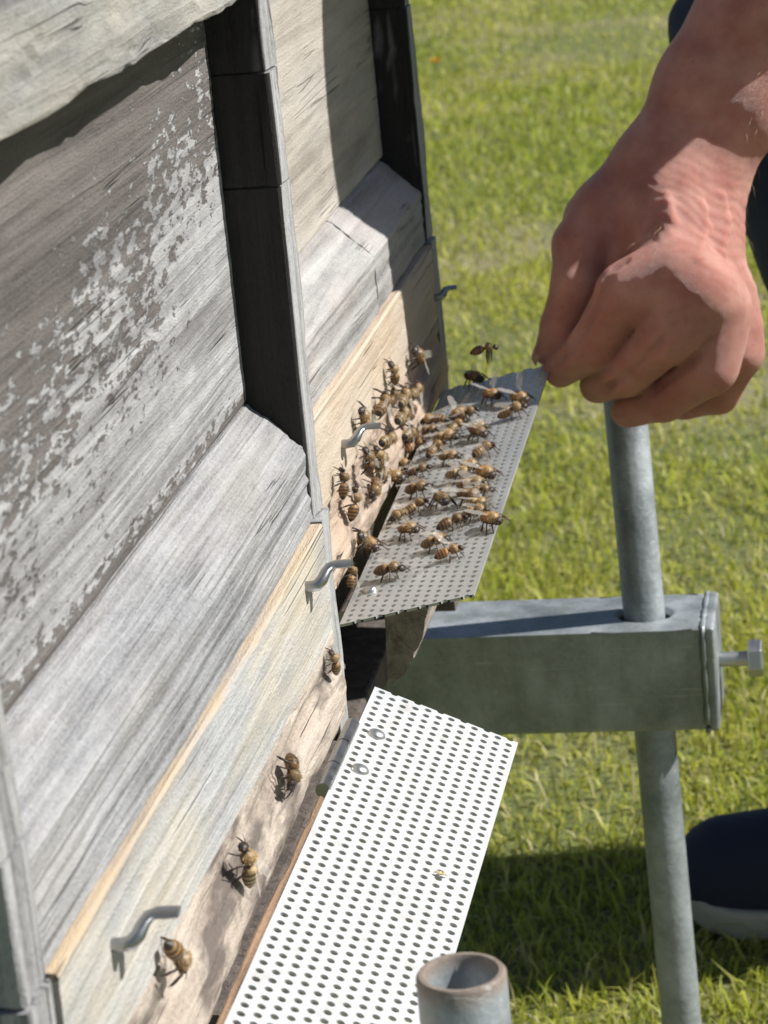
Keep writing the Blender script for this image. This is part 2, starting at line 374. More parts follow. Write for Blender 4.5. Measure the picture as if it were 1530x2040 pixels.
# ------------------------------------------------------------------ beehives
HOOK = [(0, 0, 0), (.0035, 0, 0), (.0062, .0004, .0003), (.0082, .0022, .0020), (.0092, .0055, .0042), (.0106, .0082, .0056), (.0130, .0092, .0060), (.0165, .0094, .0060), (.0196, .0095, .0060)]
HFL = [(.0020, .0020), (.0020, .0020), (.0022, .0022), (.0023, .0021), (.0024, .0016), (.0028, .0013), (.0030, .0011), (.0030, .0011), (.0026, .0011)]
def make_hook(parent, x, y, z, s=1.):
    V, F = tube_geo(np.array(HOOK)*s*.88+np.array([x-.001, y, z]), None, 10, HFL)
    o = mesh_obj('hook', V, F, m_hook, parent, smooth=True); o.data.set_sharp_from_angle(angle=math.radians(50)); return o
def perforated(name, o, du, dv, nu, nv, mat, parent, th=.0012, p=.0055, r=.00142, n=12, half=True):
    """punched sheet: staggered round holes, cut through the holes at both ends; o corner, du across, dv along (unit vectors)"""
    o = np.array(o); du = np.array(du)/np.linalg.norm(du); dv = np.array(dv)/np.linalg.norm(dv); nn = np.cross(du, dv); nn /= np.linalg.norm(nn)
    if nn[2] < 0: nn = -nn
    w = p*.866; V = []; F = []; n = 16
    q1 = math.atan2(p/2, w/2); q = [0, q1*.5, q1, (q1+math.pi/2)/2, math.pi/2, math.pi-(q1+math.pi/2)/2, math.pi-q1, math.pi-q1*.5]; ANG = q+[a+math.pi for a in q]
    def ring(cu, cv, h0, h1, ks):
        b = len(V); m = len(ks)
        for k in ks:
            c_, s_ = math.cos(ANG[k]), math.sin(ANG[k])
            hh = h1 if s_ >= 0 else h0
            t = min(w/2/abs(c_) if abs(c_) > 1e-6 else 9, hh/abs(s_) if abs(s_) > 1e-6 else 9)
            for (q, zz) in ((t, 0), (r, 0), (r, -th), (t, -th)):
                V.append(o+du*(cu+c_*q)+dv*(cv+s_*q)+nn*zz)
        closed = m == n
        for i in range(m if closed else m-1):
            j = (i+1) % m
            for e in range(4):
                F.append((b+4*i+e, b+4*j+e, b+4*j+(e+1) % 4, b+4*i+(e+1) % 4))
    for i in range(nu):
        cu = (i+.5)*w
        odd = i % 2
        for j in range(nv):
            ring(cu, (j+.5+(.5 if odd else 0))*p, p/2, p/2, range(n))
        if odd:
            ring(cu, 0, p/2, p/2, range(0, n//2+1))
    # rims
    for (c0, wid) in ((-.0009, .0009), (nu*w, .0009)):
        b = len(V); 
        for (a_, l_) in ((c0, 0), (c0+wid, 0), (c0+wid, nv*p), (c0, nv*p)):
            V.append(o+du*a_+dv*l_); V.append(o+du*a_+dv*l_-nn*th)
        F += [(b, b+2, b+4, b+6), (b+7, b+5, b+3, b+1)]+[(b+2*k, b+(2*k+2) % 8, b+(2*k+3) % 8, b+2*k+1) for k in range(4)]
    return mesh_obj(name, V, F, mat, parent)

WID = .397
def build_hive(X, Y, label, far):
    root = empty('beehive', (X, Y, .614)); tag(root, label, 'beehive')
    s = 100 if far else 10
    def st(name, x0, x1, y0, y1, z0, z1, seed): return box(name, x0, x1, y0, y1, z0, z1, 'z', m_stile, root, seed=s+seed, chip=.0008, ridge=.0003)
    # upper frame
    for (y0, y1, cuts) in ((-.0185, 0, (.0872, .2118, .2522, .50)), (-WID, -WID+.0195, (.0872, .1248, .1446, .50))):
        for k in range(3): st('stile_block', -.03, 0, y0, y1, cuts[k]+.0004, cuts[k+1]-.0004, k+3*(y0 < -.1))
    ya, yb = -WID+.0198, -.0188
    prof = [(-.0295, .0868), (-.0003, .0868), (-.0003, .115), (-.020, .133), (-.0295, .133)]
    if far:
        sweep('bottom_rail', prof, 'y', ya, -.178, m_far_rail, root, seed=s+11, ridge=.0004); sweep('bottom_rail', prof, 'y', -.1775, yb, m_far_rail, root, seed=s+12, ridge=.0004)
    else: sweep('bottom_rail', prof, 'y', ya, yb, m_rail, root, seed=s+13, ridge=.0009, step=.0008)
    box('panel', -.029, -.0198, ya, yb, .1335, .2815, 'y', m_far_panel if far else m_panel, root, seed=s+14, step=.0035, chip=.0003, ridge=.00015)
    box('top_rail', -.0295, 0, ya, yb, .282, .50, 'y', m_toprail, root, seed=s+15, chip=.0016, step=.004)
    # lower box
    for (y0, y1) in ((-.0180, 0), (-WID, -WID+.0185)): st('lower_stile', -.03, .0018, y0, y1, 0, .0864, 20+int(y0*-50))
    box('entrance_board', -.02, .0030, ya, yb, .0445, .0862, 'y', m_far_board if far else m_board, root, seed=s+31, chip=.0005, ridge=.0002)
    pr = [(-.02, .004), (-.001, .004), (.0020, .0065), (.0042, .0105), (.0054, .0155), (.0056, .0205), (.0046, .0260), (.0026, .0305), (.0006, .0330), (.0014, .0380), (.0012, .0443), (-.02, .0443)]
    sweep('sill', pr, 'y', ya, yb, m_far_sill if far else m_sill, root, seed=s+35, chip=.0022, ridge=.0006, step=.0012, along=.005)
    box('hive_body', -.42, -.0305, -WID+.002, -.002, -.012, .50, 'x', m_box, root, seed=s+40, step=.02, along=.02)
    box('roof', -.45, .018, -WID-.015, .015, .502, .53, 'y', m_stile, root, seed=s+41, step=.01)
    return root
near = build_hive(0, 0, 'weathered grey wooden beehive in the foreground with flaking brown panel', False)
far_h = build_hive(-.03, .487, 'further wooden beehive with cream panel and raised landing flap crowded with bees', True)
make_hook(near, .003, -.330, .071); make_hook(near, .003, -.060, .076)
make_hook(far_h, .003, .176-.487, .0605); make_hook(far_h, .003, .462-.487, .058, .7)

# near flap hangs open, far flap is held up
def flap(root, inner0, outer0, length, mat, tilt=0.):
    bx_, by_, bz_ = root.location; a = np.array(inner0)-np.array([bx_, by_, bz_]); b = np.array(outer0)-np.array([bx_, by_, bz_])
    nu = int(round(np.linalg.norm(b-a)/(.0055*.866))); nv = int(length/.0055)
    return perforated('landing_flap', a, b-a, (0, 1, tilt) if tilt >= 0 else (0, -1, 0), nu, nv, mat, root)
nf = flap(near, (.0115, .009, .6245), (.0635, .009, .6005), .405, m_plate, -1)
ff = flap(far_h, (-.020, .103, .617), (.036, .103, .628), .319, m_plate2, .0442)
def L(root, p): return tuple(np.array(p)-np.array(root.location))
def rivet(parent_flap, root, p, nrm):
    o = lathe('rivet', [(.0034, 0), (.0034, .0006), (.0028, .0014), (.0015, .002), (.0001, .0021)], m_bolt, parent_flap, 16)
    o.matrix_local = Matrix.Translation(L(root, p)) @ Vector(nrm).to_track_quat('Z', 'Y').to_matrix().to_4x4(); return o
NN = Vector((.024, 0, .052)).normalized()
rivet(nf, near, (0.01787, -0.03258, 0.62156), NN)
rivet(nf, near, (0.01739, -0.06607, 0.62178), NN)
rivet(ff, far_h, (-0.01334, 0.13640, 0.61981), (-.2, -.044, 1))

# hinges and the battens the flaps are fixed to
for root, x, y0, y1, z in ((near, .0085, -0.0898, -0.0279, .6245), (near, .0085, -.38, -.32, .6225), (far_h, -.0225, .12, .16, .614)):
    px, py, pz = L(root, (x, 0, z))
    for k in range(3):
        a = y0+(y1-y0)*k/3; b = y0+(y1-y0)*(k+1)/3-.0008
        V, F = tube_geo([(px, a+py, pz), (px, b+py, pz)], [.0028, .0028], 12); o = mesh_obj('hinge_knuckle', V, F, m_hook, root, smooth=True); o.data.set_sharp_from_angle(angle=.7)
bx = L(near, (.0086, -.388, .606)); by = L(near, (.0112, -.100, .6268))
box('flap_batten', bx[0], by[0], bx[1], by[1], bx[2], by[2], 'y', m_ply, near, seed=77, chip=.0016)
# underside of the far hive: batten, then added boards that keep the gap dark
Lf = lambda pts: [(p[0]+.03, p[1]-.614) for p in pts]
sweep('under_batten', Lf([(-.0136, .566), (-.0076, .5700), (-.001, .579), (.0042, .589), (.0077, .604), (.0077, .611), (-.0122, .600)]), 'y', .16-.487, .455-.487, m_bracket, far_h, seed=91, chip=.0015)
box('blocker_floor', .02-.42, -.03, -.50, -.02, -.135, -.118, 'y', m_dark_wood, far_h, seed=92, step=.02)
box('blocker_end', -.40, .0, -.035, -.021, -.117, -.014, 'x', m_dark_wood, far_h, seed=93, step=.02)
box('blocker_back', -.42, -.402, -.50, -.02, -.117, -.014, 'y', m_dark_wood, far_h, seed=94, step=.02)

# ------------------------------------------------------------------ stand
stand = empty('hive_stand', (0, .10, GZ)); tag(stand, 'galvanised steel stand with adjustable pipe legs and clamping bolt', 'stand')
SB = np.array([0, .10, GZ])
def steel_bar(y, x0, x1, slot_x):
    z0, z1 = .415, .475; y0, y1 = y-.03, y+.03; V = []; F = []
    n = 24; rx, ry = .0150, .0128
    xa, xb = slot_x-.028, slot_x+.028
    for k in range(n):
        a = 2*math.pi*k/n; c_, s_ = math.cos(a), math.sin(a); t = min(.028/max(abs(c_), 1e-6), .03/max(abs(s_), 1e-6))
        V += [(slot_x+c_*t, y+s_*t, z1), (slot_x+c_*rx, y+s_*ry, z1), (slot_x+c_*rx, y+s_*ry, z1-.004)]
    for k in range(n):
        j = (k+1) % n
        F += [(3*k, 3*j, 3*j+1, 3*k+1), (3*k+1, 3*j+1, 3*j+2, 3*k+2)]
    b = len(V); V += [(x, yy, zz) for x in (x0, x1) for yy in (y0, y1) for zz in (z0, z1)]
    F += [(b, b+1, b+3, b+2), (b+4, b+6, b+7, b+5), (b, b+4, b+5, b+1), (b+2, b+3, b+7, b+6), (b, b+2, b+6, b+4)]
    c = len(V); V += [(xa, y0, z1), (xa, y1, z1), (xb, y0, z1), (xb, y1, z1)]
    F += [(b+1, c, c+1, b+3), (c+2, b+5, b+7, c+3)]
    o = mesh_obj('cross_bar', V, F, m_galv, stand, base=SB)
    bv = o.modifiers.new('b', 'BEVEL'); bv.width = .003; bv.segments = 3; bv.limit_method = 'ANGLE'; bv.angle_limit = 1.2
    return o
def rbox(name, lo, hi, mat, parent, base, bev=.002):
    x0, y0, z0 = lo; x1, y1, z1 = hi; V = [(x, y, z) for x in (x0, x1) for y in (y0, y1) for z in (z0, z1)]
    F = [(0, 1, 3, 2), (4, 6, 7, 5), (0, 4, 5, 1), (2, 3, 7, 6), (0, 2, 6, 4), (1, 5, 7, 3)]
    o = mesh_obj(name, V, F, mat, parent, base=base); bv = o.modifiers.new('b', 'BEVEL'); bv.width = bev; bv.segments = 3; return o
for y, sx in ((.50, .0695), (-.31, .091)):
    steel_bar(y, -.46, .1035 if y > 0 else .125, sx)
    ex = .1038 if y > 0 else .1253
    rbox('end_plate', (ex-.0002, y-.0304, .4146), (ex+.0058, y+.0306, .4762), m_galv, stand, SB)
    # weld bead round the end plate
    wp = []
    for (ya_, za_), (yb_, zb_) in zip([(-.03, .415), (.03, .415), (.03, .475), (-.03, .475)], [(.03, .415), (.03, .475), (-.03, .475), (-.03, .415)]):
        for q in range(14): wp.append((ex-.0006, y+ya_+(yb_-ya_)*q/14, za_+(zb_-za_)*q/14))
    wv, wf = tube_geo(wp, [.0017+.0006*math.sin(q*2.1)*math.sin(q*.7) for q in range(len(wp))], 7); mesh_obj('weld_bead', wv, wf, m_galv, stand, smooth=True, base=SB)
    # bolt
    def hexhead(x0, x1, r):
        V = [(x, y+r*math.cos(a), .446+r*math.sin(a)) for x in (x0, x1) for a in [math.pi/3*k+.3 for k in range(6)]]
        F = [(k, (k+1) % 6, 6+(k+1) % 6, 6+k) for k in range(6)]+[(5, 4, 3, 2, 1, 0), (6, 7, 8, 9, 10, 11)]; return V, F
    bolt = lathe('bolt', [(.0042, 0), (.0042, .0165)], m_bolt, stand, 20, axis='x', loc=tuple(np.array([ex+.006, y, .446])-SB))
    V, F = hexhead(ex+.0222, ex+.0300, .0108); hb = mesh_obj('bolt_head', V, F, m_bolt, bolt, base=SB); bv = hb.modifiers.new('b', 'BEVEL'); bv.width = .0008; bv.segments = 2
def leg(x, y, top, ro, ri, lean):
    o = lathe('leg', [(ro, 0), (ro, top-GZ-.001), (ro-.0008, top-GZ), (ri+.0006, top-GZ), (ri, top-GZ-.001), (ri, top-GZ-.25)], m_galv_pipe, stand, 40)
    o.location = np.array([x, y, GZ])-SB; o.rotation_euler = (0, lean, 0); return o
leg(.0762, .50, .664, .0117, .0095, -.0206); leg(.0909, -.31, .6660, .0122, .0096, 0)
rbox('long_beam', (-.46, -.27, .415), (-.40, .46, .475), m_galv, stand, SB)
rbox('long_beam', (-.26, -.27, .415), (-.20, .46, .475), m_galv, stand, SB)
BEES = [
 ((-0.0260,0.3606,0.6662), (0.000,-0.784,0.621), (1.000,0.000,0.000), 1.34, 1, 'bee climbing highest on the far hive, at the edge of the shadow'),
 ((-0.0260,0.2902,0.6760), (0.000,-0.464,0.886), (1.000,0.000,0.000), 1.14, 0, 'bee walking up the pale board, left of the highest climbing bee'),
 ((-0.0260,0.3489,0.6516), (0.000,0.987,0.158), (1.000,0.000,0.000), 1.34, 3, 'bee with pale folded wings on the shadow edge below the highest climbing bee'),
 ((-0.0260,0.2824,0.6670), (-0.000,0.972,0.233), (1.000,0.000,0.000), 1.34, 1, 'bee with a long thin leg shadow above the cluster on the pale board'),
 ((-0.0260,0.3101,0.6585), (0.000,0.976,0.218), (1.000,0.000,0.000), 1.34, 3, 'pale half hidden bee between two climbing bees on the far hive'),
 ((-0.0260,0.2068,0.6785), (0.000,-0.673,0.740), (1.000,0.000,0.000), 1.34, 0, 'lone bee just above the upper steel hook of the far hive'),
 ((-0.0260,0.3022,0.6517), (0.000,0.995,0.095), (1.000,0.000,0.000), 1.34, 3, 'bee low on the pale board below the climbing group'),
 ((-0.0262,0.2601,0.6529), (0.000,1.000,-0.023), (1.000,0.000,0.000), 1.34, 3, 'dull bee on the wooden sill right of the upper hook tip'),
 ((-0.0262,0.2055,0.6582), (0.000,-0.454,0.891), (1.000,0.000,0.000), 1.34, 1, 'left bee of the tight pair below the upper steel hook'),
 ((-0.0262,0.2320,0.6511), (0.000,-0.226,0.974), (1.000,0.000,0.000), 1.17, 3, 'right bee of the tight pair below the upper steel hook'),
 ((-0.0262,0.1483,0.6659), (0.000,0.489,0.872), (1.000,0.000,0.000), 1.14, 1, 'bee furthest left on the far hive, clinging head up beside the weathered stile'),
 ((-0.0262,0.1669,0.6515), (0.000,0.352,0.936), (1.000,0.000,0.000), 1.19, 0, 'amber bee head up directly below the leftmost clinging bee'),
 ((-0.0262,0.2146,0.6413), (0.000,-0.970,-0.243), (1.000,0.000,0.000), 1.34, 0, 'bee facing the camera on the sill below the tight pair'),
 ((-0.0252,0.1690,0.6321), (-0.000,-0.857,0.515), (1.000,0.000,0.000), 1.34, 1, 'bee on the sill behind another bee, above the lower hook'),
 ((-0.0196,0.1859,0.6207), (0.428,-0.902,0.046), (-0.196,-0.043,0.980), 1.34, 2, 'bee with a shining wing stepping from the sill onto the raised flap'),
 ((-0.0252,0.1434,0.6259), (-0.000,0.492,0.871), (1.000,0.000,0.000), 1.14, 0, 'amber bee on the sill right behind the tip of the lower steel hook'),
 ((-0.0040,0.1461,0.6221), (0.940,-0.292,0.175), (-0.196,-0.043,0.980), 1.34, 1, 'bee nearest the front end of the raised perforated flap'),
 ((-0.0029,0.1954,0.6245), (0.710,-0.695,0.111), (-0.196,-0.043,0.980), 1.34, 0, 'golden bee walking right, second from the front end of the raised flap'),
 ((-0.0127,0.2194,0.6236), (-0.411,-0.903,-0.122), (-0.196,-0.043,0.980), 1.14, 3, 'bee near the hinge side just behind the second golden bee'),
 ((0.0134,0.1701,0.6266), (0.945,-0.275,0.177), (-0.196,-0.043,0.980), 1.23, 0, 'bee partly behind a white winged bee near the front of the flap'),
 ((0.0212,0.1538,0.6275), (0.903,0.382,0.197), (-0.196,-0.043,0.980), 1.14, 2, 'bee with bright white wings nearest the outer front of the flap'),
 ((0.0181,0.1909,0.6285), (0.874,0.445,0.194), (-0.196,-0.043,0.980), 1.33, 1, 'dark long bee halfway across the flap near its outer side'),
 ((0.0276,0.1982,0.6307), (0.966,-0.182,0.185), (-0.196,-0.043,0.980), 1.14, 0, 'bee touching the dark long bee toward the outer edge of the flap'),
 ((0.0371,0.1811,0.6319), (0.602,-0.794,0.085), (-0.196,-0.043,0.980), 1.34, 2, 'bee leaning over the outer edge of the raised flap'),
 ((0.0218,0.2222,0.6306), (0.746,-0.655,0.120), (-0.196,-0.043,0.980), 1.34, 1, 'lowest bee of the crowded outer cluster on the flap'),
 ((0.0212,0.2374,0.6312), (0.920,-0.354,0.168), (-0.196,-0.043,0.980), 1.34, 0, 'middle bee of the crowded outer cluster on the flap'),
 ((0.0117,0.2605,0.6303), (0.958,-0.221,0.182), (-0.196,-0.043,0.980), 1.14, 3, 'bee with grey wings at the left of the crowded outer cluster'),
 ((0.0258,0.2495,0.6326), (0.535,-0.842,0.070), (-0.196,-0.043,0.980), 1.34, 2, 'topmost right bee of the crowded outer cluster on the flap'),
 ((0.0067,0.2256,0.6278), (0.372,-0.928,0.033), (-0.196,-0.043,0.980), 1.34, 1, 'dark faced bee in the middle of the flap looking toward the camera'),
 ((-0.0042,0.2283,0.6257), (0.789,0.587,0.184), (-0.196,-0.043,0.980), 1.14, 0, 'reddish bee in the middle of the flap, left of the dark faced bee'),
 ((-0.0064,0.2511,0.6263), (0.854,-0.498,0.149), (-0.196,-0.043,0.980), 1.32, 1, 'bee just behind the reddish bee in the middle of the flap'),
 ((-0.0227,0.2772,0.6242), (0.747,-0.654,0.120), (-0.196,-0.043,0.980), 1.34, 0, 'amber bee at the hinge side of the flap, right of the camera facing bee'),
 ((-0.0232,0.2984,0.6250), (0.956,-0.230,0.181), (-0.196,-0.043,0.980), 1.14, 2, 'bee with a raised white wing at the hinge side above the amber bee'),
 ((0.0026,0.2918,0.6299), (0.853,-0.500,0.149), (-0.196,-0.043,0.980), 1.14, 0, 'single bee in the clear centre of the flap with a long shadow'),
 ((-0.0206,0.3238,0.6266), (0.575,0.804,0.151), (-0.196,-0.043,0.980), 1.32, 2, 'orange bee near the hinge side behind the white winged bee'),
 ((-0.0070,0.3108,0.6288), (0.492,0.860,0.136), (-0.196,-0.043,0.980), 1.21, 0, 'bee heading away in the centre, in front of a grey brown bee'),
 ((-0.0029,0.3225,0.6301), (0.837,-0.529,0.144), (-0.196,-0.043,0.980), 1.34, 3, 'grey brown bee in the upper centre of the flap'),
 ((0.0194,0.2892,0.6331), (0.619,0.769,0.158), (-0.196,-0.043,0.980), 1.34, 0, 'lower bee of the upper outer pair, angled away on the flap'),
 ((0.0127,0.3182,0.6331), (0.596,-0.799,0.084), (-0.196,-0.043,0.980), 1.34, 1, 'middle bee of the upper outer group on the flap'),
 ((0.0115,0.3294,0.6333), (0.908,-0.386,0.164), (-0.196,-0.043,0.980), 1.14, 3, 'topmost bee of the upper outer group on the flap'),
 ((-0.0037,0.3589,0.6316), (-0.269,-0.958,-0.096), (-0.196,-0.043,0.980), 1.34, 2, 'bee with one wing raised like a sail near the shaded flap end'),
 ((-0.0159,0.3573,0.6291), (-0.902,0.401,-0.163), (-0.196,-0.043,0.980), 1.34, 0, 'yellow faced bee facing left beside the dark hive corner'),
 ((0.0027,0.3575,0.6328), (0.936,0.291,0.200), (-0.196,-0.043,0.980), 1.14, 1, 'brown bee right of the bee with the raised sail wing'),
 ((0.0124,0.3763,0.6356), (0.577,-0.813,0.079), (-0.196,-0.043,0.980), 1.34, 2, 'bee with raised wings at the border of the blue shadow'),
 ((0.0285,0.3425,0.6373), (0.972,0.120,0.200), (-0.196,-0.043,0.980), 1.34, 0, 'large orange bee at the outer far corner of the flap'),
 ((0.0294,0.3596,0.6382), (0.578,-0.812,0.080), (-0.196,-0.043,0.980), 1.34, 2, 'bee with blurred pale wings behind the large orange corner bee'),
 ((-0.0019,0.4183,0.6346), (0.599,-0.796,0.085), (-0.196,-0.043,0.980), 1.34, 1, 'dark bee standing in the shaded far end of the flap'),
 ((-0.0252,0.3277,0.6339), (0.000,0.936,-0.353), (1.000,0.000,0.000), 1.34, 1, 'brown bee on the sill edge above the orange bee'),
 ((-0.0260,0.2556,0.6707), (0.000,0.942,0.336), (1.000,0.000,0.000), 1.34, 0, 'bee on the pale board left of the climbing group, tail down'),
 ((-0.0260,0.3243,0.6481), (0.000,0.983,0.183), (1.000,0.000,0.000), 1.34, 1, 'dark bee at the shadow line just above the wooden sill'),
 ((-0.0262,0.3200,0.6384), (0.000,1.000,-0.004), (1.000,0.000,0.000), 1.34, 3, 'bee crossing the upper sill beside the dark corner'),
 ((-0.0262,0.2382,0.6490), (0.000,1.000,0.003), (1.000,0.000,0.000), 1.34, 0, 'bee crowding in from the right on the tight pair'),
 ((-0.0252,0.2375,0.6414), (0.000,0.989,-0.149), (1.000,0.000,0.000), 1.34, 3, 'bee on the sill edge left of the amber hinge bee'),
 ((-0.0108,0.2810,0.6267), (0.975,0.098,0.199), (-0.196,-0.043,0.980), 1.14, 1, 'brown bee on the flap left of the clear centre bee'),
 ((0.0261,0.2278,0.6317), (0.941,-0.290,0.175), (-0.196,-0.043,0.980), 1.14, 1, 'dark bee on the right side of the crowded outer cluster'),
 ((0.0150,0.2666,0.6312), (0.639,-0.764,0.094), (-0.196,-0.043,0.980), 1.34, 0, 'bee right behind the grey winged bee of the outer cluster'),
 ((0.0266,0.2094,0.6310), (0.778,-0.615,0.128), (-0.196,-0.043,0.980), 1.14, 3, 'bee squeezed between the outer cluster and the touching bee'),
 ((-0.0151,0.3426,0.6286), (0.920,-0.354,0.168), (-0.196,-0.043,0.980), 1.14, 1, 'brown bee behind the grey brown bee near the dark corner'),
 ((-0.0007,0.3399,0.6313), (0.536,0.832,0.144), (-0.196,-0.043,0.980), 1.14, 3, 'bee directly in front of the sail winged bee'),
 ((0.0030,-0.1276,0.6465), (0.000,-0.894,-0.447), (1.000,0.000,0.000), 1.34, 1, 'bee facing the camera on the near sill beside the hinge'),
 ((0.0030,-0.1997,0.6483), (0.000,-0.162,0.987), (1.000,0.000,0.000), 1.34, 3, 'striped bee seen from behind, head up on the near sill'),
 ((0.0030,-0.2876,0.6589), (0.000,0.601,-0.799), (1.000,0.000,0.000), 1.34, 0, 'amber bee head down beside the nearest steel hook'),
 ((0.0030,-0.0375,0.6529), (0.000,-0.275,0.961), (1.000,0.000,0.000), 0.92, 0, 'orange bee on the corner stile above the gap between the hives'),
 ((0.0091,0.3892,0.6570), (0.975,0.178,0.135), (-0.115,-0.121,0.986), 1.20, 4, 'dark bee flying in the air above the raised flap'),
]
HAND = {
 'thumb': [((0.0698,0.4325,0.7194),0.0175), ((0.0574,0.4228,0.7038),0.0153), ((0.0545,0.4138,0.6876),0.0132), ((0.0445,0.4173,0.6635),0.0110), ((0.0355,0.4229,0.6486),0.0075)],
 'index': [((0.1073,0.3835,0.6955),0.0150), ((0.0812,0.3834,0.6868),0.0145), ((0.0633,0.3972,0.6575),0.0133), ((0.0430,0.4155,0.6404),0.0095)],
 'middle': [((0.1192,0.3817,0.6842),0.0150), ((0.1014,0.3797,0.6641),0.0143), ((0.0791,0.3960,0.6427),0.0126), ((0.0608,0.4190,0.6305),0.0100)],
 'ring': [((0.1268,0.3920,0.6736),0.0135), ((0.1218,0.3846,0.6454),0.0135), ((0.0960,0.4013,0.6258),0.0115), ((0.0757,0.4168,0.6168),0.0095)],
 'pinky': [((0.1307,0.4190,0.6737),0.0118), ((0.1364,0.4084,0.6462),0.0116), ((0.1230,0.4220,0.6219),0.0105), ((0.1031,0.4341,0.6141),0.0090)],
}
PALM = {
 'a': [((0.0979,0.4402,0.7357),0.0200), ((0.1013,0.3996,0.6960),0.0160)],
 'b': [((0.1082,0.4413,0.7375),0.0220), ((0.1168,0.3940,0.6848),0.0150)],
 'c': [((0.1178,0.4495,0.7340),0.0200), ((0.1252,0.4027,0.6758),0.0140)],
 'd': [((0.1212,0.4590,0.7293),0.0180), ((0.1278,0.4274,0.6750),0.0125)],
 'e': [((0.0878,0.4447,0.7316),0.0200), ((0.0649,0.4389,0.7131),0.0185)],
 'web': [((0.0792,0.4381,0.7124),0.0195), ((0.0760,0.4296,0.6933),0.0170)],
 'in': [((0.1000,0.4573,0.7124),0.0260), ((0.1135,0.4358,0.6578),0.0240)],
 'arm1': [((0.1027,0.4489,0.7476),0.0205), ((0.1217,0.4551,0.7774),0.0225), ((0.1674,0.4685,0.8481),0.0280)],
 'arm2': [((0.1226,0.4504,0.7377),0.0220), ((0.1414,0.4563,0.7656),0.0235), ((0.1833,0.4708,0.8378),0.0290)],
}
TENDONS = [((0.1091,0.3745,0.6983),(0.1009,0.4247,0.7406),.0052,.0040), ((0.1209,0.3728,0.6870),(0.1112,0.4258,0.7423),.0052,.0040), ((0.1285,0.3831,0.6764),(0.1208,0.4340,0.7388),.0052,.0040), ((0.1324,0.4101,0.6765),(0.1242,0.4435,0.7342),.0052,.0040)]
GROOVES = [
 ([(0.0717,0.3766,0.6974), (0.0775,0.3773,0.7020), (0.0832,0.3770,0.7048)], 0.0010),
 ([(0.1073,0.3627,0.6747), (0.1011,0.3634,0.6672), (0.0904,0.3710,0.6555), (0.0769,0.3818,0.6432), (0.0641,0.3981,0.6328)], 0.0011),
 ([(0.1249,0.3696,0.6654), (0.1161,0.3708,0.6553), (0.1033,0.3829,0.6429), (0.0921,0.3910,0.6339), (0.0825,0.3905,0.6308)], 0.0011),
 ([(0.0751,0.3727,0.6970), (0.0685,0.3745,0.6837), (0.0603,0.3825,0.6708), (0.0496,0.3922,0.6558), (0.0372,0.4077,0.6436)], 0.0015),
]
VEINS = [
 ([(0.1203,0.3711,0.7052), (0.1239,0.3983,0.7142), (0.1216,0.4071,0.7266)], 0.0016),
 ([(0.1313,0.3943,0.7019), (0.1337,0.4125,0.7145), (0.1312,0.4179,0.7264)], 0.0014),
 ([(0.1076,0.3922,0.7203), (0.1045,0.4036,0.7309)], 0.0014),
]

# ------------------------------------------------------------------ person
def skinm():
    t = NT('sun_tanned_skin')
    a = t.noise(t.coord((45, 45, 45)), 1, 5, .6); b = t.noise(t.coord((9, 9, 9)), 1, 3)
    col = t.mix(t.ramp(a, [(.35, 0.), (.68, 1.)]), (.46, .19, .155), (.65, .345, .285)); col = t.mix(t.ramp(b, [(.45, 0.), (.7, .55)]), col, (.60, .23, .19))
    fr = t.ramp(t.noise(t.coord((420, 420, 420)), 1, 2), [(.66, 0.), (.74, .35)]); col = t.mix(fr, col, (.20, .085, .055))
    t.put(t.b.inputs['Base Color'], col); t.put(t.b.inputs['Roughness'], t.ramp(a, [(.3, .36), (.7, .5)]))
    t.b.inputs['Subsurface Weight'].default_value = .85; t.b.inputs['Subsurface Radius'].default_value = (.008, .0026, .0014); t.b.inputs['Subsurface Scale'].default_value = 1.
    rot = (0, math.radians(-33), 0)
    w1 = t.noise(t.coord((110, 110, 460), rot), 1, 4, .65, .6); w2 = t.n('ShaderNodeTexVoronoi', {'Vector': t.coord((620, 620, 620))}, feature='DISTANCE_TO_EDGE').outputs[0]
    w2 = t.ramp(w2, [(0., 0.), (.25, 1.)])
    h = t.math('ADD', t.math('MULTIPLY', w1, .7), t.math('MULTIPLY', w2, .25))
    t.put(t.b.inputs['Normal'], t.bump(h, .7, .0022)); return t.m
def cloth(name, c1, c2, sc_=900):
    t = NT(name); a = t.noise(t.coord((sc_, sc_, sc_)), 1, 2); b = t.noise(t.coord((18, 18, 18)), 1, 4)
    t.put(t.b.inputs['Base Color'], t.mix(t.math('MULTIPLY', t.math('ADD', a, b), .5), c1, c2)); t.b.inputs['Roughness'].default_value = .85
    t.b.inputs['Sheen Weight'].default_value = .05
    t.put(t.b.inputs['Normal'], t.bump(t.math('ADD', t.math('MULTIPLY', a, .15), b), .6, .004)); return t.m
m_skin = skinm(); m_jeans = cloth('dark_navy_denim', (.008, .014, .045), (.022, .034, .085)); m_shirt = cloth('dark_teal_shirt', (.02, .05, .06), (.04, .09, .105))
m_shoe = cloth('navy_canvas_shoe', (.008, .010, .028), (.020, .024, .055), 1400); m_sole = cloth('pale_rubber_sole', (.36, .33, .28), (.48, .45, .39))
m_hair = cloth('grey_hair', (.10, .09, .08), (.25, .24, .22)); m_nail = cloth('nail', (.45, .27, .21), (.55, .35, .28))
person = empty('person', (.33, .90, GZ)); PB = np.array([.33, .90, GZ])
tag(person, 'person crouching at the right, bare left hand lifting the far perforated flap', 'person')
ELB = (0.2370,0.4815,0.9373)
SHO = (.40, .500, 1.25)
